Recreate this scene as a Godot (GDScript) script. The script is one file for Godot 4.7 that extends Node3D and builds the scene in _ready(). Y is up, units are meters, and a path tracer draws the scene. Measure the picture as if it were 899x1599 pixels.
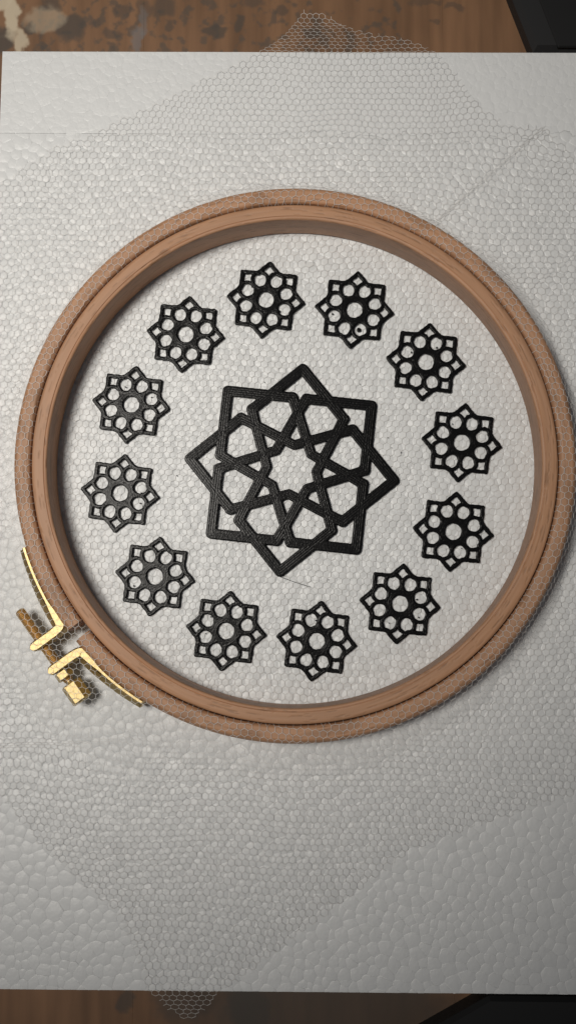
extends Node3D
# Lengths below are millimetres unless a line says otherwise; MM turns them into metres.
const MM := 0.001
const HOOP := Vector2(-2.5, -1.2)          # hoop centre on the board (x, z)
const R_GAP := 90.75                       # where the net passes between the two rings
const BOARD := [Vector2(-111.5, -158.0), Vector2(140.0, -152.2), Vector2(140.0, 181.3), Vector2(-116.5, 182.6)]

var noise := FastNoiseLite.new()
var fine := FastNoiseLite.new()
var rng := RandomNumberGenerator.new()
var names := {}

# ------------------------------------------------------------------ helpers
func numbered(called: String) -> String:
	if not names.has(called):
		names[called] = 0
		return called
	names[called] += 1
	return "%s_%03d" % [called, names[called]]

func tag(o: Node, label: String, category: String, group := "") -> void:
	o.set_meta("label", label)
	o.set_meta("category", category)
	if group:
		o.set_meta("group", group)

func thing(called: String, label: String, category: String, at := Vector3.ZERO, group := "") -> Node3D:
	var o := Node3D.new()
	o.name = numbered(called)
	o.position = at * MM
	add_child(o, true)
	tag(o, label, category, group)
	return o

func put(called: String, mesh: Mesh, mat: Material, parent: Node, at := Vector3.ZERO) -> MeshInstance3D:
	var o := MeshInstance3D.new()
	o.name = numbered(called) if parent == self else called
	o.mesh = mesh
	o.material_override = mat
	o.position = at * MM
	o.cast_shadow = GeometryInstance3D.SHADOW_CASTING_SETTING_ON
	parent.add_child(o, true)
	return o

class Shape:
	# Collects triangles with their own normals; turns each so that its front runs clockwise.
	var v := PackedVector3Array()
	var n := PackedVector3Array()
	var uv := PackedVector2Array()
	func tri(a: Vector3, b: Vector3, c: Vector3, na: Vector3, nb: Vector3, nc: Vector3, ua := Vector2.ZERO, ub := Vector2.ZERO, uc := Vector2.ZERO) -> void:
		if (c - a).cross(b - a).dot(na + nb + nc) >= 0.0:
			v.append(a); v.append(b); v.append(c); n.append(na); n.append(nb); n.append(nc); uv.append(ua); uv.append(ub); uv.append(uc)
		else:
			v.append(a); v.append(c); v.append(b); n.append(na); n.append(nc); n.append(nb); uv.append(ua); uv.append(uc); uv.append(ub)
	func flat(a: Vector3, b: Vector3, c: Vector3, out: Vector3) -> void:
		var m := (c - a).cross(b - a).normalized()
		if m.dot(out) < 0.0:
			m = -m
		tri(a, b, c, m, m, m)
	func quad(a: Vector3, b: Vector3, c: Vector3, d: Vector3, out: Vector3) -> void:
		flat(a, b, c, out)
		flat(a, c, d, out)
	func done() -> ArrayMesh:
		var a := []
		a.resize(Mesh.ARRAY_MAX)
		var p := v.duplicate()
		for i in p.size():
			p[i] *= 0.001
		a[Mesh.ARRAY_VERTEX] = p
		a[Mesh.ARRAY_NORMAL] = n
		a[Mesh.ARRAY_TEX_UV] = uv
		var m := ArrayMesh.new()
		m.add_surface_from_arrays(Mesh.PRIMITIVE_TRIANGLES, a)
		return m

func mat(albedo: Color, rough: float, metal := 0.0) -> StandardMaterial3D:
	var m := StandardMaterial3D.new()
	m.albedo_color = albedo.linear_to_srgb()
	m.roughness = rough
	m.metallic = metal
	return m

# Fine unevenness of a surface: how many tiles to the metre, depth in centimetres.
func roughen(m: StandardMaterial3D, tiles: float, depth: float) -> void:
	var n := FastNoiseLite.new()
	n.seed = 17
	n.frequency = 0.035
	n.fractal_octaves = 4
	var img := n.get_seamless_image(256, 256)
	m.heightmap_enabled = true
	m.heightmap_texture = ImageTexture.create_from_image(img)
	m.heightmap_scale = depth
	m.uv1_triplanar = true
	m.uv1_world_triplanar = true
	m.uv1_scale = Vector3.ONE * tiles

# A prism over an outline in plan (x, z), with a chamfered top rim.
func prism(s: Shape, outline: PackedVector2Array, y0: float, y1: float, chamfer: float) -> void:
	var p := outline
	if Geometry2D.is_polygon_clockwise(p):
		p = p.duplicate()
		p.reverse()
	var k := p.size()
	var inner := PackedVector2Array()
	for i in k:
		var a := (p[i] - p[(i + k - 1) % k]).normalized()
		var b := (p[(i + 1) % k] - p[i]).normalized()
		var na := Vector2(a.y, -a.x)
		var nb := Vector2(b.y, -b.x)
		var m := (na + nb).normalized()
		inner.append(p[i] - m * chamfer / maxf(0.4, m.dot(na)))
	if not Geometry2D.is_point_in_polygon((inner[0] * 0.999 + inner[1] * 0.001), p):
		for i in k:
			inner[i] = p[i] * 2.0 - inner[i]
	var mid := Vector2.ZERO
	for q in p:
		mid += q / k
	for i in k:
		var j := (i + 1) % k
		var e := p[j] - p[i]
		var o := Vector2(e.y, -e.x)
		if Geometry2D.is_point_in_polygon((p[i] + p[j]) / 2 + o.normalized() * 0.02, p):
			o = -o
		var out := Vector3(o.x, 0, o.y).normalized()
		s.quad(Vector3(p[i].x, y0, p[i].y), Vector3(p[j].x, y0, p[j].y), Vector3(p[j].x, y1 - chamfer, p[j].y), Vector3(p[i].x, y1 - chamfer, p[i].y), out)
		s.quad(Vector3(p[i].x, y1 - chamfer, p[i].y), Vector3(p[j].x, y1 - chamfer, p[j].y), Vector3(inner[j].x, y1, inner[j].y), Vector3(inner[i].x, y1, inner[i].y), out + Vector3.UP)
	var t := Geometry2D.triangulate_polygon(inner)
	for i in range(0, t.size(), 3):
		var q := [inner[t[i]], inner[t[i + 1]], inner[t[i + 2]]]
		s.flat(Vector3(q[0].x, y1, q[0].y), Vector3(q[1].x, y1, q[1].y), Vector3(q[2].x, y1, q[2].y), Vector3.UP)
	t = Geometry2D.triangulate_polygon(p)
	for i in range(0, t.size(), 3):
		var q := [p[t[i]], p[t[i + 1]], p[t[i + 2]]]
		s.flat(Vector3(q[0].x, y0, q[0].y), Vector3(q[1].x, y0, q[1].y), Vector3(q[2].x, y0, q[2].y), Vector3.DOWN)

# ------------------------------------------------------------------ wood of the hoop
func wobble(a: float) -> float:
	return 0.25 * sin(2 * a + 1.0) + 0.15 * sin(3 * a + 0.4)

func lathe(profile: PackedVector2Array, a0: float, a1: float, steps: int, closed: bool, v_shift: float) -> ArrayMesh:
	var s := Shape.new()
	var k := profile.size()
	var along := [0.0]
	for i in k:
		along.append(along[i] + profile[i].distance_to(profile[(i + 1) % k]))
	var edge := []
	for i in k:
		var e := (profile[(i + 1) % k] - profile[i]).normalized()
		edge.append(Vector2(-e.y, e.x))     # outward when the outline runs inner foot, inner top, outer top, outer foot
	for q in steps:
		var t0 := a0 + (a1 - a0) * q / steps
		var t1 := a0 + (a1 - a0) * (q + 1) / steps
		var d0 := Vector2(cos(t0), sin(t0))
		var d1 := Vector2(cos(t1), sin(t1))
		var w0 := wobble(t0)
		var w1 := wobble(t1)
		for i in k:
			var j := (i + 1) % k
			var ni: Vector2 = edge[i]
			var nj: Vector2 = edge[i]
			if ni.dot(edge[(i + k - 1) % k]) > 0.6:
				ni = (ni + edge[(i + k - 1) % k]).normalized()
			if nj.dot(edge[j]) > 0.6:
				nj = (nj + edge[j]).normalized()
			var pa := Vector3(d0.x * (profile[i].x + w0), profile[i].y, d0.y * (profile[i].x + w0))
			var pb := Vector3(d0.x * (profile[j].x + w0), profile[j].y, d0.y * (profile[j].x + w0))
			var pc := Vector3(d1.x * (profile[j].x + w1), profile[j].y, d1.y * (profile[j].x + w1))
			var pd := Vector3(d1.x * (profile[i].x + w1), profile[i].y, d1.y * (profile[i].x + w1))
			var na := Vector3(d0.x * ni.x, ni.y, d0.y * ni.x)
			var nb := Vector3(d0.x * nj.x, nj.y, d0.y * nj.x)
			var nc := Vector3(d1.x * nj.x, nj.y, d1.y * nj.x)
			var nd := Vector3(d1.x * ni.x, ni.y, d1.y * ni.x)
			var u0 := t0 / TAU
			var u1 := t1 / TAU
			var va: float = along[i] / 48.0 + v_shift
			var vb: float = along[i + 1] / 48.0 + v_shift
			s.tri(pa, pb, pc, na, nb, nc, Vector2(u0, va), Vector2(u0, vb), Vector2(u1, vb))
			s.tri(pa, pc, pd, na, nc, nd, Vector2(u0, va), Vector2(u1, vb), Vector2(u1, va))
	if not closed:
		for end in 2:
			var t := a0 if end == 0 else a1
			var d := Vector2(cos(t), sin(t))
			var n := Vector3(sin(t), 0, -cos(t)) * (1.0 if end == 0 else -1.0)
			var f := Geometry2D.triangulate_polygon(profile)
			for i in range(0, f.size(), 3):
				var p := []
				for c in 3:
					var o := profile[f[i + c]]
					p.append(Vector3(d.x * (o.x + wobble(t)), o.y, d.y * (o.x + wobble(t))))
				s.tri(p[0], p[1], p[2], n, n, n, Vector2(0.1, 0.1), Vector2(0.103, 0.3), Vector2(0.106, 0.2))
	return s.done()

func arc(p: PackedVector2Array, c: Vector2, rx: float, ry: float, from: float, to: float, steps: int) -> void:
	for i in steps + 1:
		var a := deg_to_rad(lerpf(from, to, float(i) / steps))
		p.append(c + Vector2(rx * cos(a), ry * sin(a)))

func ring_wood() -> StandardMaterial3D:
	var w := 2048
	var h := 160
	var data := PackedByteArray()
	data.resize(w * h * 3)
	var bump := PackedByteArray()
	bump.resize(w * h)
	var g := FastNoiseLite.new()
	g.seed = 5
	g.frequency = 0.02
	g.fractal_octaves = 3
	for y in h:
		for x in w:
			var a := TAU * x / w
			var cx := cos(a) * 300.0
			var cy := sin(a) * 300.0
			var broad := g.get_noise_3d(cx * 0.10, cy * 0.10, y * 1.1)
			var streak := g.get_noise_3d(cx * 0.55 + 900, cy * 0.55, y * 13.0)
			var fleck := g.get_noise_3d(cx * 1.2, cy * 1.2 + 400, y * 16.0 + 3000)
			var blot := g.get_noise_3d(cx * 0.5 + 50, cy * 0.5, y * 1.6 + 777)
			var k := 1.0 + 0.12 * broad + 0.13 * streak
			if fleck > 0.30:
				k *= 1.0 - minf(0.30, (fleck - 0.30) * 1.6)
			if blot > 0.34:
				k *= 1.0 - minf(0.22, (blot - 0.34) * 1.6)
			var c := Color(0.475 * k, 0.256 * k * (1.0 - 0.04 * broad), 0.143 * k * (1.0 - 0.10 * broad)).linear_to_srgb()
			var at := (y * w + x) * 3
			data[at] = int(clampf(c.r, 0, 1) * 255)
			data[at + 1] = int(clampf(c.g, 0, 1) * 255)
			data[at + 2] = int(clampf(c.b, 0, 1) * 255)
			bump[y * w + x] = int(clampf(0.55 + 0.35 * streak - (0.4 if fleck > 0.32 else 0.0), 0, 1) * 255)
	var m := mat(Color.WHITE, 0.55)
	m.albedo_color = Color.WHITE
	m.albedo_texture = ImageTexture.create_from_image(Image.create_from_data(w, h, false, Image.FORMAT_RGB8, data))
	m.heightmap_enabled = true
	m.heightmap_texture = ImageTexture.create_from_image(Image.create_from_data(w, h, false, Image.FORMAT_L8, bump))
	m.heightmap_scale = 0.02
	return m

# ------------------------------------------------------------------ foam board
func board_line(x: float) -> float:                    # the score line across the board
	return -126.4 + 0.0216 * (x + 111.9)

func clip(poly: PackedVector2Array, n: Vector2, d: float) -> PackedVector2Array:   # keeps n.p <= d
	var out := PackedVector2Array()
	var k := poly.size()
	for i in k:
		var a := poly[i]
		var b := poly[(i + 1) % k]
		var da := n.dot(a) - d
		var db := n.dot(b) - d
		if da <= 0.0:
			out.append(a)
		if (da < 0.0 and db > 0.0) or (da > 0.0 and db < 0.0):
			out.append(a + (b - a) * (da / (da - db)))
	return out

func foam_beads() -> ArrayMesh:
	var s := Shape.new()
	var size := 4.0
	var cols := 68
	var rows := 90
	var origin := Vector2(-120, -163)
	var grid := []
	grid.resize(cols * rows)
	for i in grid.size():
		grid[i] = PackedInt32Array()
	var at := PackedVector2Array()
	var rad := PackedFloat32Array()
	for attempt in 90000:
		var p := origin + Vector2(rng.randf() * (cols - 4) * size, rng.randf() * (rows - 3) * size)
		var r := 0.85 + 1.75 * pow(rng.randf(), 0.55) * (1.0 - 0.62 * attempt / 90000.0)
		r *= 1.0 + 0.25 * noise.get_noise_2d(p.x * 0.8, p.y * 0.8)
		var gx := int((p.x - origin.x) / size)
		var gy := int((p.y - origin.y) / size)
		var ok := true
		for yy in range(maxi(0, gy - 1), mini(rows, gy + 2)):
			for xx in range(maxi(0, gx - 1), mini(cols, gx + 2)):
				for j in grid[yy * cols + xx]:
					var q := (r + rad[j]) * 0.92
					if p.distance_squared_to(at[j]) < q * q:
						ok = false
						break
				if not ok:
					break
			if not ok:
				break
		if ok:
			grid[gy * cols + gx].append(at.size())
			at.append(p)
			rad.append(r)
	var around := PackedVector2Array(BOARD)
	var edges := []
	for i in 4:
		var e := (around[(i + 1) % 4] - around[i]).normalized()
		var n := Vector2(e.y, -e.x)
		edges.append([n, n.dot(around[i])])
	var ln := Vector2(-0.0216, 1.0).normalized()
	var ld := ln.dot(Vector2(-111.9, -126.4))
	for i in at.size():
		var p := at[i]
		var poly := PackedVector2Array([p + Vector2(-6, -6), p + Vector2(6, -6), p + Vector2(6, 6), p + Vector2(-6, 6)])
		var gx := int((p.x - origin.x) / size)
		var gy := int((p.y - origin.y) / size)
		for yy in range(maxi(0, gy - 2), mini(rows, gy + 3)):
			for xx in range(maxi(0, gx - 2), mini(cols, gx + 3)):
				for j in grid[yy * cols + xx]:
					if j == i:
						continue
					var d := at[j] - p
					var l := d.length()
					if l > 9.0:
						continue
					var n := d / l
					poly = clip(poly, n, n.dot(p) + (l * l + rad[i] * rad[i] - rad[j] * rad[j]) / (2.0 * l))
					if poly.size() < 3:
						break
				if poly.size() < 3:
					break
			if poly.size() < 3:
				break
		for e in edges:
			if poly.size() >= 3:
				poly = clip(poly, e[0], e[1])
		if poly.size() < 3:
			continue
		if p.x > -8.0 + 20.0 * rng.randf():               # the line fades out to the right
			bead(s, poly, ln.dot(p) < ld)
			continue
		for side in 2:
			var upper := side == 0
			bead(s, clip(poly, ln, ld - 0.012) if upper else clip(poly, -ln, -ld - 0.012), upper)
	print("beads ", at.size(), " tris ", s.v.size() / 3)
	return s.done()

func bead(s: Shape, poly: PackedVector2Array, upper: bool) -> void:
		var k := poly.size()
		if k < 3:
			return
		var c := Vector2.ZERO
		for q in poly:
			c += q / k
		var soft := 0.4 if upper else 1.0
		var depth := 0.30 * soft * rng.randf_range(0.6, 1.25)
		var lift := rng.randf_range(-0.07, 0.07) * soft
		var lean := Vector2(rng.randf_range(-1, 1), rng.randf_range(-1, 1)) * 0.038 * soft
		if rng.randf() < 0.025:
			lean *= 4.0
			lift -= 0.12 * soft
		var dome := rng.randf_range(0.05, 0.16) * soft
		var top := Vector3(c.x, lift + dome, c.y)
		var up := Vector3(-lean.x, 1, -lean.y).normalized()
		var mids := []
		var mn := []
		var outs := []
		var on := []
		for q in poly:
			var l := q.distance_to(c)
			var dir := (q - c) / maxf(l, 0.01)
			var in_by := clampf(0.38 / maxf(l, 0.1), 0.1, 0.45)
			var m := q.lerp(c, in_by)
			mids.append(Vector3(m.x, lift + lean.dot(m - c), m.y))
			mn.append((up + Vector3(dir.x, 0, dir.y) * 0.16 * soft).normalized())
			outs.append(Vector3(q.x, -depth * 0.6 - 0.08 * soft, q.y))
			on.append((Vector3.UP + Vector3(dir.x, 0, dir.y) * 0.52 * soft).normalized())
		for a in k:
			var b := (a + 1) % k
			s.tri(top, mids[a], mids[b], up, mn[a], mn[b])
			s.tri(mids[a], outs[a], outs[b], mn[a], on[a], on[b])
			s.tri(mids[a], outs[b], mids[b], mn[a], on[b], mn[b])

# ------------------------------------------------------------------ tulle
var creases := []

func net_height(x: float, z: float) -> float:
	var rx := x - HOOP.x
	var rz := z - HOOP.y
	var a := atan2(rz, rx)
	var r := sqrt(rx * rx + rz * rz) - wobble(a)
	var flat := 0.42 + 0.16 * noise.get_noise_2d(x * 2.2, z * 2.2)
	if r < R_GAP:
		return flat
	# beyond the board edge the net droops to the table
	var edge_top := -158.0 + 0.0231 * (x + 111.5)
	var edge_low := 182.6 - 0.0052 * (x + 116.5)
	var drop := maxf(maxf(maxf(edge_top - z, z - edge_low), maxf(-111.5 - 0.0147 * (z + 158.0) - x, x - 140.0)), 0.0)
	if drop > 0.0:
		return maxf(0.5 - drop * 0.8, -15.0) + 0.7 * noise.get_noise_2d(x * 3, z * 3)
	var rest := 0.55 + 0.9 * maxf(0.0, noise.get_noise_2d(x * 1.1 + 40, z * 1.1) + 0.15)
	var deg := rad_to_deg(a)
	var near_clamp := smoothstep(112.0, 126.0, deg) * (1.0 - smoothstep(160.0, 170.0, deg))
	var low := clampf(sin(a - 0.5), 0.0, 1.0)
	var reach := 6.5 + 8.0 * low + 3.0 * noise.get_noise_2d(cos(a) * 160, sin(a) * 160)
	var t := clampf((r - 95.0) / (reach + 2.7), 0.0, 1.0)
	var tight := lerpf(0.5 + 0.5 * cos(PI * t), 1.0 - t * (0.55 + 0.45 * t), low * 0.8)
	var tc := clampf((r - 94.3) / 36.0, 0.0, 1.0)
	var tent := 1.0 - pow(tc, 2.2)
	var k := lerpf(tight, tent, near_clamp)
	var rim := 15.35 - 1.1 * pow(clampf((92.0 - r) / 1.3, 0.0, 1.0), 2.0)
	return lerpf(rest, rim, k)

func net_warp(p: Vector2) -> Vector2:
	var q := p + Vector2(noise.get_noise_2d(p.x * 0.55, p.y * 0.55 + 300), noise.get_noise_2d(p.x * 0.55 + 300, p.y * 0.55)) * 2.6
	q += Vector2(fine.get_noise_2d(p.x * 2.0, p.y * 2.0), fine.get_noise_2d(p.x * 2.0 + 80, p.y * 2.0)) * 0.5
	for c in creases:
		var a: Vector2 = c[0]
		var b: Vector2 = c[1]
		var sigma: float = c[2]
		var d := (b - a).normalized()
		var along := (q - a).dot(d)
		var l := a.distance_to(b)
		var fade := smoothstep(-8.0, 6.0, along) * (1.0 - smoothstep(l - 6.0, l + 8.0, along))
		var n := Vector2(-d.y, d.x)
		var u := (q - a).dot(n)
		q -= n * u * c[3] * fade * exp(-(u * u) / (sigma * sigma))
	return q

func net_vertex(i: int, j: int, which: int) -> Vector2:
	var pitch := 2.5
	var side := pitch / sqrt(3.0)
	var p := Vector2((i + 0.5 * (j & 1)) * pitch, j * side * 1.5 + (side * 0.5 if which == 0 else -side * 0.5))
	return net_warp(p.rotated(deg_to_rad(1.6)) + Vector2(-6, 8))

func strand(s: Shape, a: Vector3, b: Vector3, r: float) -> void:
	var d := (b - a).normalized()
	var x := d.cross(Vector3.UP)
	if x.length() < 0.1:
		x = d.cross(Vector3.RIGHT)
	x = x.normalized()
	var y := x.cross(d).normalized()
	var o := [-y, (x * 0.9 + y * 0.43), (-x * 0.9 + y * 0.43)]
	var m := [-y, (x * 0.4 + y * 0.9), (-x * 0.4 + y * 0.9)]
	a -= d * 0.04
	b += d * 0.04
	for i in 3:
		var p: Vector3 = o[i]
		var q: Vector3 = o[(i + 1) % 3]
		var np: Vector3 = m[i]
		var nq: Vector3 = m[(i + 1) % 3]
		s.tri(a + p * r, b + p * r, b + q * r, np, np, nq)
		s.tri(a + p * r, b + q * r, a + q * r, np, nq, nq)

func tulle(border: PackedVector2Array) -> ArrayMesh:
	var s := Shape.new()
	var span := 88
	var w := span * 2 + 1
	var deep := 105
	var pts := []
	var rr := PackedFloat32Array()
	var keep := PackedByteArray()
	pts.resize(w * (deep * 2 + 1) * 2)
	rr.resize(pts.size())
	keep.resize(pts.size())
	for j in range(-deep, deep + 1):
		for i in range(-span, span + 1):
			for k in 2:
				var p := net_vertex(i, j, k)
				var at := ((j + deep) * w + i + span) * 2 + k
				var d := p - HOOP
				rr[at] = d.length() - wobble(d.angle())
				if absf(rr[at] - R_GAP) < 0.5:          # no knot inside the gap itself
					p += d.normalized() * (0.5 if rr[at] > R_GAP else -0.5)
					rr[at] += 0.5 if rr[at] > R_GAP else -0.5
				pts[at] = Vector3(p.x, net_height(p.x, p.y), p.y)
				keep[at] = 1 if Geometry2D.is_point_in_polygon(p, border) else 0
	var count := 0
	for j in range(-deep, deep):
		for i in range(-span + 1, span):
			var me := ((j + deep) * w + i + span) * 2
			# vertical side, and the two slanting ones down to the next row
			var odd := j & 1
			var down_left := ((j + 1 + deep) * w + i + span - (0 if odd else 1)) * 2 + 1
			var down_right := ((j + 1 + deep) * w + i + span + (1 if odd else 0)) * 2 + 1
			for pair in [[me + 1, me], [me, down_left], [me, down_right]]:
				var a: int = pair[0]
				var b: int = pair[1]
				if not keep[a] or not keep[b]:
					continue
				if rng.randf() < 0.002:
					continue
				count += 1
				var r := 0.061 * rng.randf_range(0.8, 1.25)
				if (rr[a] < R_GAP) != (rr[b] < R_GAP):
					var lo := a if rr[a] < R_GAP else b
					var hi := b if rr[a] < R_GAP else a
					var p: Vector3 = pts[lo].lerp(pts[hi], (R_GAP - rr[lo]) / (rr[hi] - rr[lo]))
					var foot := Vector3(p.x, pts[lo].y, p.z)
					var head := Vector3(p.x, 13.6, p.z)
					strand(s, pts[lo], foot, r)
					strand(s, foot, head, r)
					strand(s, head, pts[hi], r)
				else:
					strand(s, pts[a], pts[b], r)
	print("net strands ", count, " tris ", s.v.size() / 3)
	return s.done()

# ------------------------------------------------------------------ printed stars
class Star:
	var size := 39.0
	var path := PackedVector2Array()
	var half := PackedFloat32Array()
	var round_by := 0.01
	var fill := 0.0
	var hole := 0.0            # small stars: round petals, each a ring of its own
	var wall := 0.045
	var grit := 0.06
	var thick := 1.1
	var ridge := 0.45
	var blobs := []
	var bumps: FastNoiseLite
	var shift := Vector2.ZERO

	func polar(deg: float, r: float) -> Vector2:
		return Vector2(cos(deg_to_rad(deg)), sin(deg_to_rad(deg))) * r

	func gap(p: Vector2) -> float:                     # signed distance to the outline, negative inside; star units
		var a := fposmod(p.angle(), PI / 4)
		if a > PI / 8:
			a = PI / 4 - a
		var q := Vector2(cos(a), sin(a)) * p.length()
		var best := 9.0
		for i in path.size() - 1:
			var d := q.distance_to(Geometry2D.get_closest_point_to_segment(q, path[i], path[i + 1])) - half[i]
			var h := maxf(round_by - absf(best - d), 0.0) / round_by
			best = minf(best, d) - h * h * round_by * 0.25
		if hole > 0.0:
			var at := q - Vector2(0.5035, 0.2086)
			var inward := -at.dot(Vector2(0.92388, 0.38268))
			if inward > 0.0:                              # a petal narrows a little towards the middle
				at += Vector2(0.92388, 0.38268) * inward * 0.14
			var petal := absf(at.length() - hole - wall) - wall
			var eye := absf(q.length() - 0.276) - 0.074
			for d in [petal, eye]:
				var h := maxf(0.03 - absf(best - d), 0.0) / 0.03
				best = minf(best, d) - h * h * 0.0075
		if fill > 0.0:
			best = minf(best, q.distance_to(Vector2(0.37, 0)) - fill)
		for b in blobs:
			best = minf(best, p.distance_to(b[0]) - b[1])
		return best + bumps.get_noise_2d(p.x * size * 9 + shift.x, p.y * size * 9 + shift.y) * grit / size

	func height(p: Vector2) -> float:
		var d := -gap(p) * size                            # millimetres in from the rim
		var e := clampf(d / 0.30, 0.0, 1.0)
		var y := thick * (0.62 + 0.38 * sqrt(1.0 - (1.0 - e) * (1.0 - e)))
		y += 0.016 * cos(TAU * d / ridge) * e
		y += 0.020 * bumps.get_noise_2d(p.x * size * 24 + shift.y, p.y * size * 24 + shift.x)
		return y

	func mesh(cell: float) -> ArrayMesh:
		var s := Shape.new()
		var n := int(ceil(size * 1.04 / cell))
		var w := n * 2 + 1
		var f := PackedFloat32Array()
		f.resize(w * w)
		for j in w:
			for i in w:
				f[j * w + i] = gap(Vector2(i - n, j - n) * cell / size)
		var known := {}
		for j in w - 1:
			for i in w - 1:
				var c := [[i, j], [i + 1, j], [i + 1, j + 1], [i, j + 1]]
				var v := []
				for q in c:
					v.append(f[q[1] * w + q[0]])
				if v[0] > 0 and v[1] > 0 and v[2] > 0 and v[3] > 0:
					continue
				var poly := []
				var rim := []
				for q in 4:
					var r := (q + 1) % 4
					var pa := Vector2(c[q][0] - n, c[q][1] - n) * cell
					var pb := Vector2(c[r][0] - n, c[r][1] - n) * cell
					if v[q] <= 0:
						poly.append(pa)
						rim.append(false)
					if (v[q] <= 0) != (v[r] <= 0):
						poly.append(pa.lerp(pb, v[q] / (v[q] - v[r])))
						rim.append(true)
				var p3 := []
				var n3 := []
				for q in poly:
					var key := Vector2i(int(round(q.x * 1000)), int(round(q.y * 1000)))
					if not known.has(key):
						var u: Vector2 = q / size
						var e := 0.06 / size
						var h := height(u)
						var g := Vector2(height(u + Vector2(e, 0)) - h, height(u + Vector2(0, e)) - h) / 0.06
						g = g.limit_length(2.5)
						known[key] = [Vector3(q.x, h, q.y), Vector3(-g.x, 1, -g.y).normalized()]
					p3.append(known[key][0])
					n3.append(known[key][1])
				for q in range(1, poly.size() - 1):
					s.tri(p3[0], p3[q], p3[q + 1], n3[0], n3[q], n3[q + 1])
				for q in poly.size():
					var r := (q + 1) % poly.size()
					if rim[q] and rim[r]:
						var e: Vector3 = p3[r] - p3[q]
						var out := Vector3(e.z, 0, -e.x).normalized()
						var a: Vector3 = p3[q]
						var b: Vector3 = p3[r]
						var a0 := Vector3(a.x, 0, a.z)
						var b0 := Vector3(b.x, 0, b.z)
						s.tri(a, b, b0, out, out, out)
						s.tri(a, b0, a0, out, out, out)
		return s.done()

func star_path(s: Star, tip: float, inner: float, elbow := 5.5, waist := 0.775) -> void:
	s.path = PackedVector2Array([s.polar(0, tip), s.polar(22.5, tip / 1.30656), s.polar(elbow, tip * 0.70711 / cos(deg_to_rad(elbow))), s.polar(0, 0.532), s.polar(22.5, inner), s.polar(0, inner * waist)])

func specks(seed_: int, count: int, reach: float) -> ArrayMesh:
	var s := Shape.new()
	var g := RandomNumberGenerator.new()
	g.seed = seed_
	for i in count:
		var a := g.randf() * TAU
		var p := Vector3(cos(a), 0, sin(a)) * g.randf_range(0.5, 1.0) * reach + Vector3(0, 0.25, 0)
		var d := Vector3(g.randf_range(-1, 1), 0.1, g.randf_range(-1, 1)).normalized() * g.randf_range(0.15, 0.5)
		strand(s, p, p + d, 0.13)
	return s.done()

# ------------------------------------------------------------------ brass clamp
func around_hoop(deg: float, r: float) -> Vector2:
	var a := deg_to_rad(deg)
	return HOOP + Vector2(cos(a), sin(a)) * (r + wobble(a))

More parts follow.
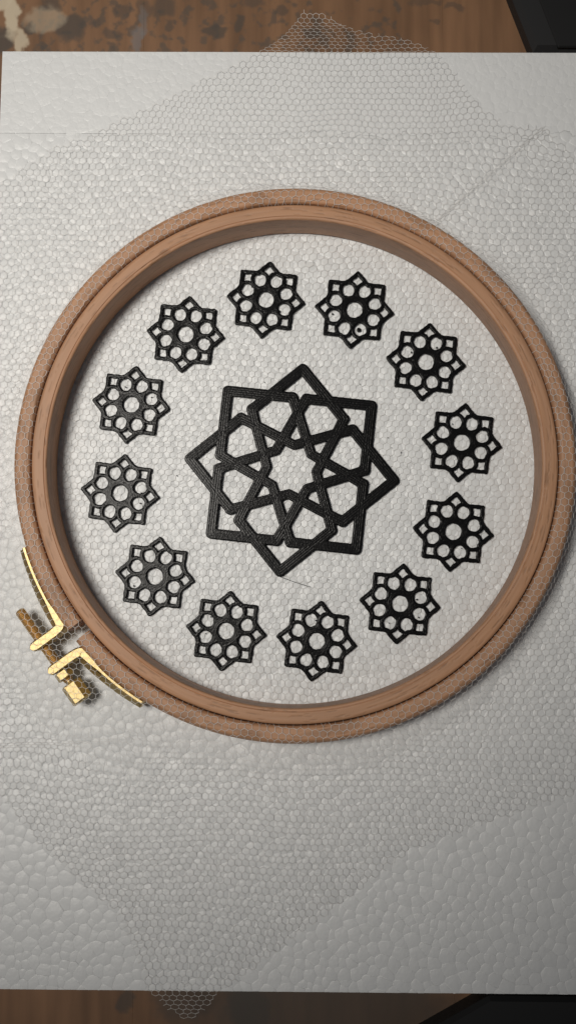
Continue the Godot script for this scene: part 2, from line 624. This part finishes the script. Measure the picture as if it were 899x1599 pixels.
func bracket(bend_deg: float, end_deg: float, arm: Vector2) -> ArrayMesh:
	var s := Shape.new()
	var o := PackedVector2Array()
	var steps := 14
	# one bent plate: along the ring, round the elbow and out to the arm's tip
	var line := PackedVector2Array()
	for i in steps:
		line.append(around_hoop(lerpf(end_deg, bend_deg, float(i) / steps), 98.1))
	line.append(around_hoop(bend_deg, 98.6))
	line.append(arm)
	for pass_ in 3:
		var soft := PackedVector2Array([line[0]])
		for i in line.size() - 1:
			var lo := 0.25 if i > 0 else 0.1
			var l := line[i].distance_to(line[i + 1])
			var cut := minf(0.25, 2.6 / l)
			soft.append(line[i].lerp(line[i + 1], minf(lo, cut)))
			soft.append(line[i].lerp(line[i + 1], 1.0 - cut))
		soft.append(line[line.size() - 1])
		line = soft
	var left := PackedVector2Array()
	var right := PackedVector2Array()
	var total := 0.0
	var gone := 0.0
	for i in line.size() - 1:
		total += line[i].distance_to(line[i + 1])
	var arm_from := total - arm.distance_to(around_hoop(bend_deg, 98.6)) - 3.0
	for i in line.size():
		var ahead := (line[mini(i + 1, line.size() - 1)] - line[maxi(i - 1, 0)]).normalized()
		var side := Vector2(-ahead.y, ahead.x)
		if i > 0:
			gone += line[i].distance_to(line[i - 1])
		var half := lerpf(0.75, 1.75, smoothstep(arm_from - 9.0, arm_from + 3.0, gone))
		half *= clampf(sqrt(maxf(0.12, 1.0 - pow(clampf((gone - total + 1.6) / 1.6, 0.0, 1.0), 2.0))), 0.0, 1.0)
		if i > 0 and line[i].distance_to(line[i - 1]) < 0.05:
			continue
		left.append(side * half)
		right.append(line[i])
	var rows := []                                       # the plate's cross-section at each point, foot to foot over the top
	for i in right.size():
		var c := right[i]
		var w := left[i]
		var inset := w * (1.0 - minf(0.45, 0.5 * w.length()) / w.length())
		rows.append([Vector3(c.x + w.x, 4.0, c.y + w.y), Vector3(c.x + w.x, 11.75, c.y + w.y), Vector3(c.x + inset.x, 12.2, c.y + inset.y), Vector3(c.x - inset.x, 12.2, c.y - inset.y), Vector3(c.x - w.x, 11.75, c.y - w.y), Vector3(c.x - w.x, 4.0, c.y - w.y)])
	for i in rows.size() - 1:
		var w := Vector3(left[i].x, 0, left[i].y).normalized()
		var outs := [w, w + Vector3.UP, Vector3.UP, Vector3.UP - w, -w]
		for k in 5:
			s.quad(rows[i][k], rows[i][k + 1], rows[i + 1][k + 1], rows[i + 1][k], outs[k])
	for end in [0, rows.size() - 1]:
		var q: Array = rows[end]
		var out := Vector3(right[end].x, 0, right[end].y) - Vector3(right[1 if end == 0 else end - 1].x, 0, right[1 if end == 0 else end - 1].y)
		s.quad(q[0], q[1], q[4], q[5], out)
		s.quad(q[1], q[2], q[3], q[4], out)
	o = PackedVector2Array()
	for i in steps + 1:
		o.append(around_hoop(lerpf(end_deg, bend_deg, float(i) / steps), 97.35))
	for i in steps + 1:
		var t := float(i) / steps
		o.append(around_hoop(lerpf(bend_deg, end_deg, t), 102.0 - 1.2 * t))
	prism(s, o, 2.5, 9.6, 2.0)
	var root := around_hoop(bend_deg, 98.0)
	var d := (arm - root).normalized()
	# the fillet in the elbow, on the side of the strip
	var back := around_hoop(lerpf(bend_deg, end_deg, 0.30), 98.4)
	var n := Vector2(-d.y, d.x)
	if n.dot(back - root) < 0:
		n = -n
	prism(s, PackedVector2Array([root + n * 1.2, root + d * 3.4 + n * 1.2, root + d * 2.2 + n * 2.4, back + d * 0.9, back - d * 0.4]), 4.0, 9.6, 0.4)
	return s.done()

# A turned or many-sided bar along a line; profile entries are [distance along, radius].
func bar(s: Shape, a: Vector3, d: Vector3, profile: Array, sides: int, turn: float, faceted: bool) -> void:
	var x := d.cross(Vector3.UP).normalized()
	var y := x.cross(d).normalized()
	for q in profile.size() - 1:
		var t0: float = profile[q][0]
		var t1: float = profile[q + 1][0]
		var r0: float = profile[q][1]
		var r1: float = profile[q + 1][1]
		var slope := (r0 - r1) / maxf(absf(t1 - t0), 0.02)
		for i in sides:
			var u := TAU * i / sides + turn
			var v := TAU * (i + 1) / sides + turn
			var du := x * cos(u) + y * sin(u)
			var dv := x * cos(v) + y * sin(v)
			var nu := (du + d * slope).normalized()
			var nv := (dv + d * slope).normalized()
			if faceted:
				nu = ((du + dv).normalized() + d * slope).normalized()
				nv = nu
			var pa := a + d * t0 + du * r0
			var pb := a + d * t0 + dv * r0
			var pc := a + d * t1 + dv * r1
			var pd := a + d * t1 + du * r1
			s.tri(pa, pb, pc, nu, nv, nv)
			s.tri(pa, pc, pd, nu, nv, nu)

# ------------------------------------------------------------------ table
func table_wood() -> StandardMaterial3D:
	var n := 1024
	var span := 500.0
	var data := PackedByteArray()
	data.resize(n * n * 3)
	var g := FastNoiseLite.new()
	g.seed = 11
	g.frequency = 0.01
	g.fractal_octaves = 4
	# stains, cream patches and some painted-in shade: x, z, half width, half depth, strength, kind (0 dark, 1 cream, 2 grey)
	var spots := [[-91.0, -178.0, 6.5, 5.5, 0.82, 0], [-107.0, -178.5, 2.3, 2.2, 0.8, 0], [-118.5, -173.5, 4.5, 5.0, 0.85, 0], [-99.0, -189.0, 4.0, 3.6, 0.7, 0], [-71.0, -184.5, 3.6, 3.0, 0.6, 0], [-74.0, -175.5, 4.2, 2.4, 0.6, 0],
		[-81.0, -180.5, 2.2, 2.0, 0.6, 0], [-54.0, -186.0, 5.5, 4.0, 0.6, 0], [-62.0, -184.0, 3.0, 5.0, 0.5, 0], [-34.0, -175.5, 4.4, 2.4, 0.75, 0], [-24.5, -178.5, 2.2, 3.2, 0.7, 0], [-19.0, -188.0, 4.0, 3.0, 0.55, 0], [-8.0, -183.0, 2.6, 2.2, 0.6, 0],
		[4.0, -174.0, 3.4, 3.4, 0.75, 0], [9.0, -171.0, 2.4, 3.0, 0.65, 0], [-52.0, -178.0, 2.5, 2.0, 0.6, 0], [-110.5, -174.5, 1.5, 1.5, 0.7, 0], [-74.5, -169.5, 1.7, 1.9, 0.6, 0], [-102.0, -171.0, 1.6, 1.6, 0.6, 0], [48.0, -186.0, 7.0, 1.6, 0.45, 0], [60.0, -183.5, 4.0, 1.4, 0.5, 0], [52.0, -177.0, 1.8, 1.6, 0.5, 0],
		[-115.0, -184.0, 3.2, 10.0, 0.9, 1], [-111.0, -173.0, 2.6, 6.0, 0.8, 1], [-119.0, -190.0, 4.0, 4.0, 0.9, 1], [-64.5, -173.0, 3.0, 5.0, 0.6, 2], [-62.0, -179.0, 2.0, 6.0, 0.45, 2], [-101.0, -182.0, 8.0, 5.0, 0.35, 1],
		[-20.0, 194.0, 8.0, 9.0, 0.9, 0], [-65.0, 194.0, 4.0, 4.0, 0.7, 0], [-44.0, 192.0, 12.0, 8.0, 0.45, 0], [14.0, 196.0, 44.0, 15.0, 0.8, 0], [-34.0, 197.0, 18.0, 14.0, 0.5, 0]]  # last two, broad: dimness below the board's near edge, painted into the wood
	for y in n:
		for x in n:
			var px := (x + 0.5) / n * span - span / 2
			var pz := (y + 0.5) / n * span - span / 2
			var grain := g.get_noise_2d(px * 14.0, pz * 1.1)
			var broad := g.get_noise_2d(px * 2.2 + 500, pz * 1.2)
			var c := Vector3(0.22, 0.118, 0.062) * (1.0 + 0.30 * grain + 0.30 * broad)
			var worn := g.get_noise_2d(px * 15.0 + 90, pz * 15.0 + 1000)
			var patch := g.get_noise_2d(px * 4.0 + 2000, pz * 4.0)
			if pz < -100 and px < 40:
				c = c.lerp(Vector3(0.095, 0.078, 0.064), 0.65 * smoothstep(0.10, 0.46, worn + 0.3 * patch))
			if absf(pz) > 140:
				var wx := g.get_noise_2d(px * 12.0, pz * 12.0 + 300) * 2.6
				var wz := g.get_noise_2d(px * 12.0 + 300, pz * 12.0) * 2.6
				for s in spots:
					var dx: float = (px + wx - s[0]) / s[2]
					var dz: float = (pz + wz - s[1]) / s[3]
					var q := dx * dx + dz * dz
					if q < 1.6:
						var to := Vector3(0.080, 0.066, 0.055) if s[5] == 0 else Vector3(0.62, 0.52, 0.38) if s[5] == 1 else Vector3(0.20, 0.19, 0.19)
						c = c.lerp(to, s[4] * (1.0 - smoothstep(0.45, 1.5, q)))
			var o := Color(c.x, c.y, c.z).linear_to_srgb()
			var at := (y * n + x) * 3
			data[at] = int(clampf(o.r, 0, 1) * 255)
			data[at + 1] = int(clampf(o.g, 0, 1) * 255)
			data[at + 2] = int(clampf(o.b, 0, 1) * 255)
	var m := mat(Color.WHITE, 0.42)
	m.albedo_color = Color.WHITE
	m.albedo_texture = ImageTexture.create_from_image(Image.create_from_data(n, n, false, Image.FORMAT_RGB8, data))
	return m

func plank(x0: float, x1: float) -> ArrayMesh:
	var s := Shape.new()
	prism(s, PackedVector2Array([Vector2(x0, -420), Vector2(x1, -420), Vector2(x1, 420), Vector2(x0, 420)]), -44.0, -20.0, 0.04)
	for i in s.v.size():
		s.uv[i] = Vector2(s.v[i].x / 500.0 + 0.5, s.v[i].z / 500.0 + 0.5)
	return s.done()

# ------------------------------------------------------------------ the scene
func _ready() -> void:
	noise.seed = 3
	noise.frequency = 0.02
	noise.fractal_octaves = 2
	fine.seed = 8
	fine.frequency = 0.03
	fine.fractal_octaves = 2
	rng.seed = 42

	var cam := Camera3D.new()
	cam.name = "camera"
	cam.transform = Transform3D(Basis(Vector3(0.9993, -0.03736, 0.0), Vector3(0.00291, 0.07783, -0.99696), Vector3(0.03725, 0.99627, 0.07789)).orthonormalized(), Vector3(0.00918, 0.36558, 0.04426))
	cam.fov = 53.1
	cam.near = 0.02
	cam.far = 20.0
	add_child(cam)
	cam.current = true

	var env := Environment.new()
	env.background_mode = Environment.BG_COLOR
	env.background_color = Color(0.058, 0.060, 0.065).linear_to_srgb()
	env.tonemap_mode = Environment.TONE_MAPPER_LINEAR
	env.tonemap_exposure = 1.0
	env.sdfgi_enabled = true
	env.ssao_enabled = true
	env.ssil_enabled = true
	var we := WorldEnvironment.new()
	we.name = "surroundings"
	we.environment = env
	add_child(we)

	var lamp := SpotLight3D.new()                      # the room's one lamp, up to the left
	lamp.name = "room_lamp"
	lamp.light_color = Color(1.0, 0.978, 0.942)
	lamp.light_energy = 0.63
	lamp.light_size = 0.13
	lamp.spot_angle = 21.8
	lamp.spot_angle_attenuation = 1.0
	lamp.spot_range = 6.0
	lamp.spot_attenuation = 2.0
	lamp.shadow_enabled = true
	add_child(lamp)
	lamp.look_at_from_position(Vector3(-0.30, 0.86, -0.05), Vector3(-0.080, 0.0, -0.070), Vector3(0, 0, -1))

	# --- table
	var table := thing("wooden_table", "stained brown wooden table top under the white foam board", "table", Vector3(0, 0, 0))
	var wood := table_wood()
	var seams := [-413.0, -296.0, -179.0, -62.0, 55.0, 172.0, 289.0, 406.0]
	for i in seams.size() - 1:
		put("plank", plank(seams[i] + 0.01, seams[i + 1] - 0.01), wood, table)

	var black := mat(Color(0.004, 0.004, 0.0045), 0.6)
	var charcoal := mat(Color(0.013, 0.013, 0.014), 0.6)
	var case_a := thing("black_case", "black flat case with a charcoal slanted edge behind the board's upper right corner", "case")
	var s := Shape.new()
	prism(s, PackedVector2Array([Vector2(88.4, -161), Vector2(230, -157.5), Vector2(230, -360), Vector2(18.0, -360)]), -19.99, -12.0, 2.0)
	put("body", s.done(), charcoal, case_a)
	s = Shape.new()
	prism(s, PackedVector2Array([Vector2(97.4, -161.6), Vector2(228, -158.2), Vector2(228, -358), Vector2(28.5, -358)]), -12.5, -11.2, 0.5)
	put("lid", s.done(), black, case_a)
	var case_b := thing("black_box", "black object in deep shade below the board's lower right corner", "box")
	s = Shape.new()
	prism(s, PackedVector2Array([Vector2(66.0, 186.5), Vector2(240, 186.0), Vector2(240, 330), Vector2(-190.0, 330)]), -19.99, -10.0, 1.5)
	put("body", s.done(), black, case_b)

	# --- board
	var foam := mat(Color(0.79, 0.80, 0.805), 0.42)
	roughen(foam, 40.0, 0.012)
	var board := thing("foam_board", "white polystyrene foam board with visible beads lying on the table", "foam board")
	s = Shape.new()
	prism(s, PackedVector2Array([BOARD[0] + Vector2(0.2, 0.2), BOARD[1] + Vector2(-0.2, 0.2), BOARD[2] + Vector2(-0.2, -0.2), BOARD[3] + Vector2(0.2, -0.2)]), -19.98, -0.45, 0.1)
	put("slab", s.done(), foam, board)
	put("bead_surface", foam_beads(), foam, board).set_meta("kind", "stuff")

	# --- hoop
	var beech := ring_wood()
	var hoop := thing("embroidery_hoop", "round beech wood embroidery hoop of two rings with a brass screw clamp", "embroidery hoop", Vector3(HOOP.x, 0, HOOP.y))
	var pr := PackedVector2Array()
	pr.append(Vector2(85.35, 0.75))
	pr.append(Vector2(85.1, 1.1))
	pr.append(Vector2(85.1, 14.2))
	arc(pr, Vector2(85.9, 14.3), 0.8, 0.8, 180, 105, 4)
	pr.append_array(PackedVector2Array([Vector2(86.02, 15.12), Vector2(86.12, 14.86), Vector2(86.26, 14.9), Vector2(86.4, 15.2)]))
	pr.append(Vector2(88.7, 15.25))
	arc(pr, Vector2(89.4, 14.25), 1.1, 1.0, 80, 0, 5)
	pr.append(Vector2(90.5, 1.1))
	pr.append(Vector2(90.2, 0.75))
	put("inner_ring", lathe(pr, 0, TAU, 288, true, 0.0), beech, hoop)
	pr = PackedVector2Array()
	pr.append(Vector2(91.3, 0.6))
	pr.append(Vector2(91.0, 1.0))
	pr.append(Vector2(91.0, 13.4))
	arc(pr, Vector2(92.4, 13.4), 1.4, 1.6, 180, 92, 5)
	pr.append(Vector2(95.0, 15.0))
	arc(pr, Vector2(95.2, 10.6), 2.2, 4.4, 88, -10, 12)
	pr.append(Vector2(97.0, 2.5))
	arc(pr, Vector2(95.4, 2.4), 1.6, 1.8, -10, -90, 4)
	put("outer_ring", lathe(pr, deg_to_rad(142.7), deg_to_rad(140.0 + 360.0), 288, false, 0.37), beech, hoop)

	var brass := mat(Color(0.60, 0.465, 0.235), 0.50, 1.0)
	var bronze := mat(Color(0.74, 0.54, 0.28), 0.6, 1.0)
	for m in [brass, bronze]:
		roughen(m, 60.0, 0.0025)
	var off := Vector3(-HOOP.x, 0, -HOOP.y)
	put("bracket", bracket(144.2, 162.2, Vector2(-93.0, 64.0)), brass, hoop, off)
	put("bracket", bracket(138.3, 121.8, Vector2(-86.6, 72.1)), brass, hoop, off)
	var a := Vector3(-98.4, 8.2, 50.6)
	var d := Vector3(0.593, 0, 0.805).normalized()
	s = Shape.new()
	var prof := [[0.0, 0.0], [0.02, 1.2], [0.5, 1.75]]
	var t := 0.5
	while t < 30.0:
		prof.append([t + 0.28, 1.6])
		prof.append([t + 0.56, 1.9])
		t += 0.56
	bar(s, a, d, prof, 14, 0.0, false)
	var screw := put("screw", s.done(), bronze, hoop, off)
	s = Shape.new()
	bar(s, a, d, [[26.0, 0.0], [26.02, 2.9], [26.4, 3.2], [28.8, 3.2], [29.2, 2.9], [29.22, 0.0]], 6, 0.0, true)
	put("nut", s.done(), brass, screw)
	s = Shape.new()
	bar(s, a, d, [[29.2, 1.5], [30.6, 1.5], [31.2, 1.3]], 14, 0.0, false)
	bar(s, a, d, [[31.2, 0.0], [31.22, 3.3], [31.7, 3.8], [38.3, 3.8], [38.8, 3.3], [38.82, 0.0]], 6, 0.0, true)
	put("knob", s.done(), brass, screw)

	# --- net
	creases = [[Vector2(90, -126), Vector2(47, -88), 6.0, 0.86], [Vector2(-112, 99), Vector2(-84, 97.5), 6.0, 0.7], [Vector2(-84, 97.5), Vector2(-64, 95), 4.5, 0.8], [Vector2(-64, 95), Vector2(-50, 86), 3.5, 0.7],
		[Vector2(-112, 42), Vector2(-99, 24), 4.0, 0.7], [Vector2(12, -176), Vector2(44, -163), 5.0, 0.8], [Vector2(102, -80), Vector2(84, -66), 3.0, 0.5]]
	var border := PackedVector2Array([Vector2(-150, -70), Vector2(-111.5, -107.4), Vector2(-93, -120), Vector2(-75.8, -126.4), Vector2(-40, -144), Vector2(-14, -157), Vector2(-8, -166), Vector2(1, -181), Vector2(10, -179), Vector2(22, -170), Vector2(42, -163), Vector2(48, -156), Vector2(56, -148.5),
		Vector2(64, -136), Vector2(74, -127.5), Vector2(90, -125.5), Vector2(101, -112.5), Vector2(118, -98), Vector2(150, -20), Vector2(128, 80), Vector2(95.5, 114), Vector2(60, 126), Vector2(38, 134), Vector2(20, 148), Vector2(-27.7, 183), Vector2(-38, 197), Vector2(-44, 195), Vector2(-53, 183), Vector2(-64, 157), Vector2(-92.4, 133), Vector2(-107, 116), Vector2(-150, 60)])
	var thread := mat(Color(0.735, 0.715, 0.69), 0.5)
	var net := put("tulle_net", tulle(border), thread, self)
	tag(net, "sheer pale hexagonal tulle netting stretched in the hoop and spread over the board", "tulle netting")

	# --- stars
	var plastic := mat(Color(0.0045, 0.0045, 0.005), 0.27)
	plastic.metallic_specular = 0.26
	var bumps := FastNoiseLite.new()
	bumps.seed = 21
	bumps.frequency = 0.05
	bumps.fractal_octaves = 2
	var big := Star.new()
	big.bumps = bumps
	big.size = 38.9
	star_path(big, 0.944, 0.295)
	big.half = PackedFloat32Array([0.049, 0.049, 0.049, 0.047, 0.046])
	big.thick = 1.25
	big.ridge = 0.75
	var turn := deg_to_rad(-90.0 + 6.4)
	var o := put("large_star", big.mesh(0.28), plastic, self, Vector3(-3.2, 0.45, 0.5))
	o.rotation.y = -turn
	tag(o, "large black eight pointed interlaced star in the middle of the hoop", "star ornament")
	s = Shape.new()
	var last := Vector3(38.2, 0.5, 1.0)
	for i in 9:
		var q := Vector3(38.2 + i * 0.35, 0.45 + 0.25 * sin(i * 1.1), 1.0 - i * 1.15 - 0.05 * i * i)
		strand(s, last, q, 0.09)
		last = q
	put("stray_filament", s.done(), plastic, o).rotation.y = -PI
	put("filament_crumbs", specks(4, 26, 42.0), plastic, o).set_meta("kind", "stuff")

	var spots := [
		[-12.5, -61.6, "small black lattice star at the top of the hoop, left one of the topmost pair"],
		[19.5, -57.5, "small black lattice star at the top of the hoop, right one of the topmost pair"],
		[45.0, -38.2, "small black lattice star in the hoop's upper right, just above the rightmost small star"],
		[57.4, -8.9, "rightmost small black lattice star, beside the right rim of the hoop"],
		[54.0, 22.9, "small black lattice star by the right rim, directly below the rightmost small star"],
		[35.0, 48.4, "small black lattice star in the hoop's lower right, next after the lowest star"],
		[5.6, 61.5, "lowest small black lattice star, under the bottom tip of the large star"],
		[-26.4, 58.0, "small black lattice star in the bottom row, just left of the lowest star"],
		[-51.9, 38.7, "small black lattice star nearest the brass screw clamp"],
		[-64.8, 8.8, "leftmost small black lattice star, beside the left tip of the large star"],
		[-61.2, -23.4, "small black lattice star by the left rim, directly above the leftmost small star"],
		[-41.6, -49.1, "small black lattice star in the hoop's upper left, next after the topmost pair"]]
	for i in spots.size():
		var small := Star.new()
		small.bumps = bumps
		small.size = 14.3
		small.shift = Vector2(i * 137.0, i * 71.0)
		star_path(small, 0.948, 0.30)
		small.path.resize(2)
		small.hole = 0.150
		small.wall = 0.046
		small.grit = 0.17
		small.half = PackedFloat32Array([0.051])
		small.round_by = 0.03
		small.fill = 0.044
		small.thick = 1.1
		small.ridge = 0.5
		for b in 3:
			var g := rng.randf() * TAU
			small.blobs.append([Vector2(cos(g), sin(g)) * rng.randf_range(0.40, 0.58), rng.randf_range(0.01, 0.022)])
		if i == 1:
			small.blobs.append([Vector2(-0.50, 0.17), 0.05])
		var p := put("small_star", small.mesh(0.21), plastic, self, Vector3(spots[i][0], 0.45, spots[i][1]))
		p.rotation.y = -turn + rng.randf_range(-0.02, 0.02)
		tag(p, spots[i][2], "star ornament", "small stars in a ring round the large star")
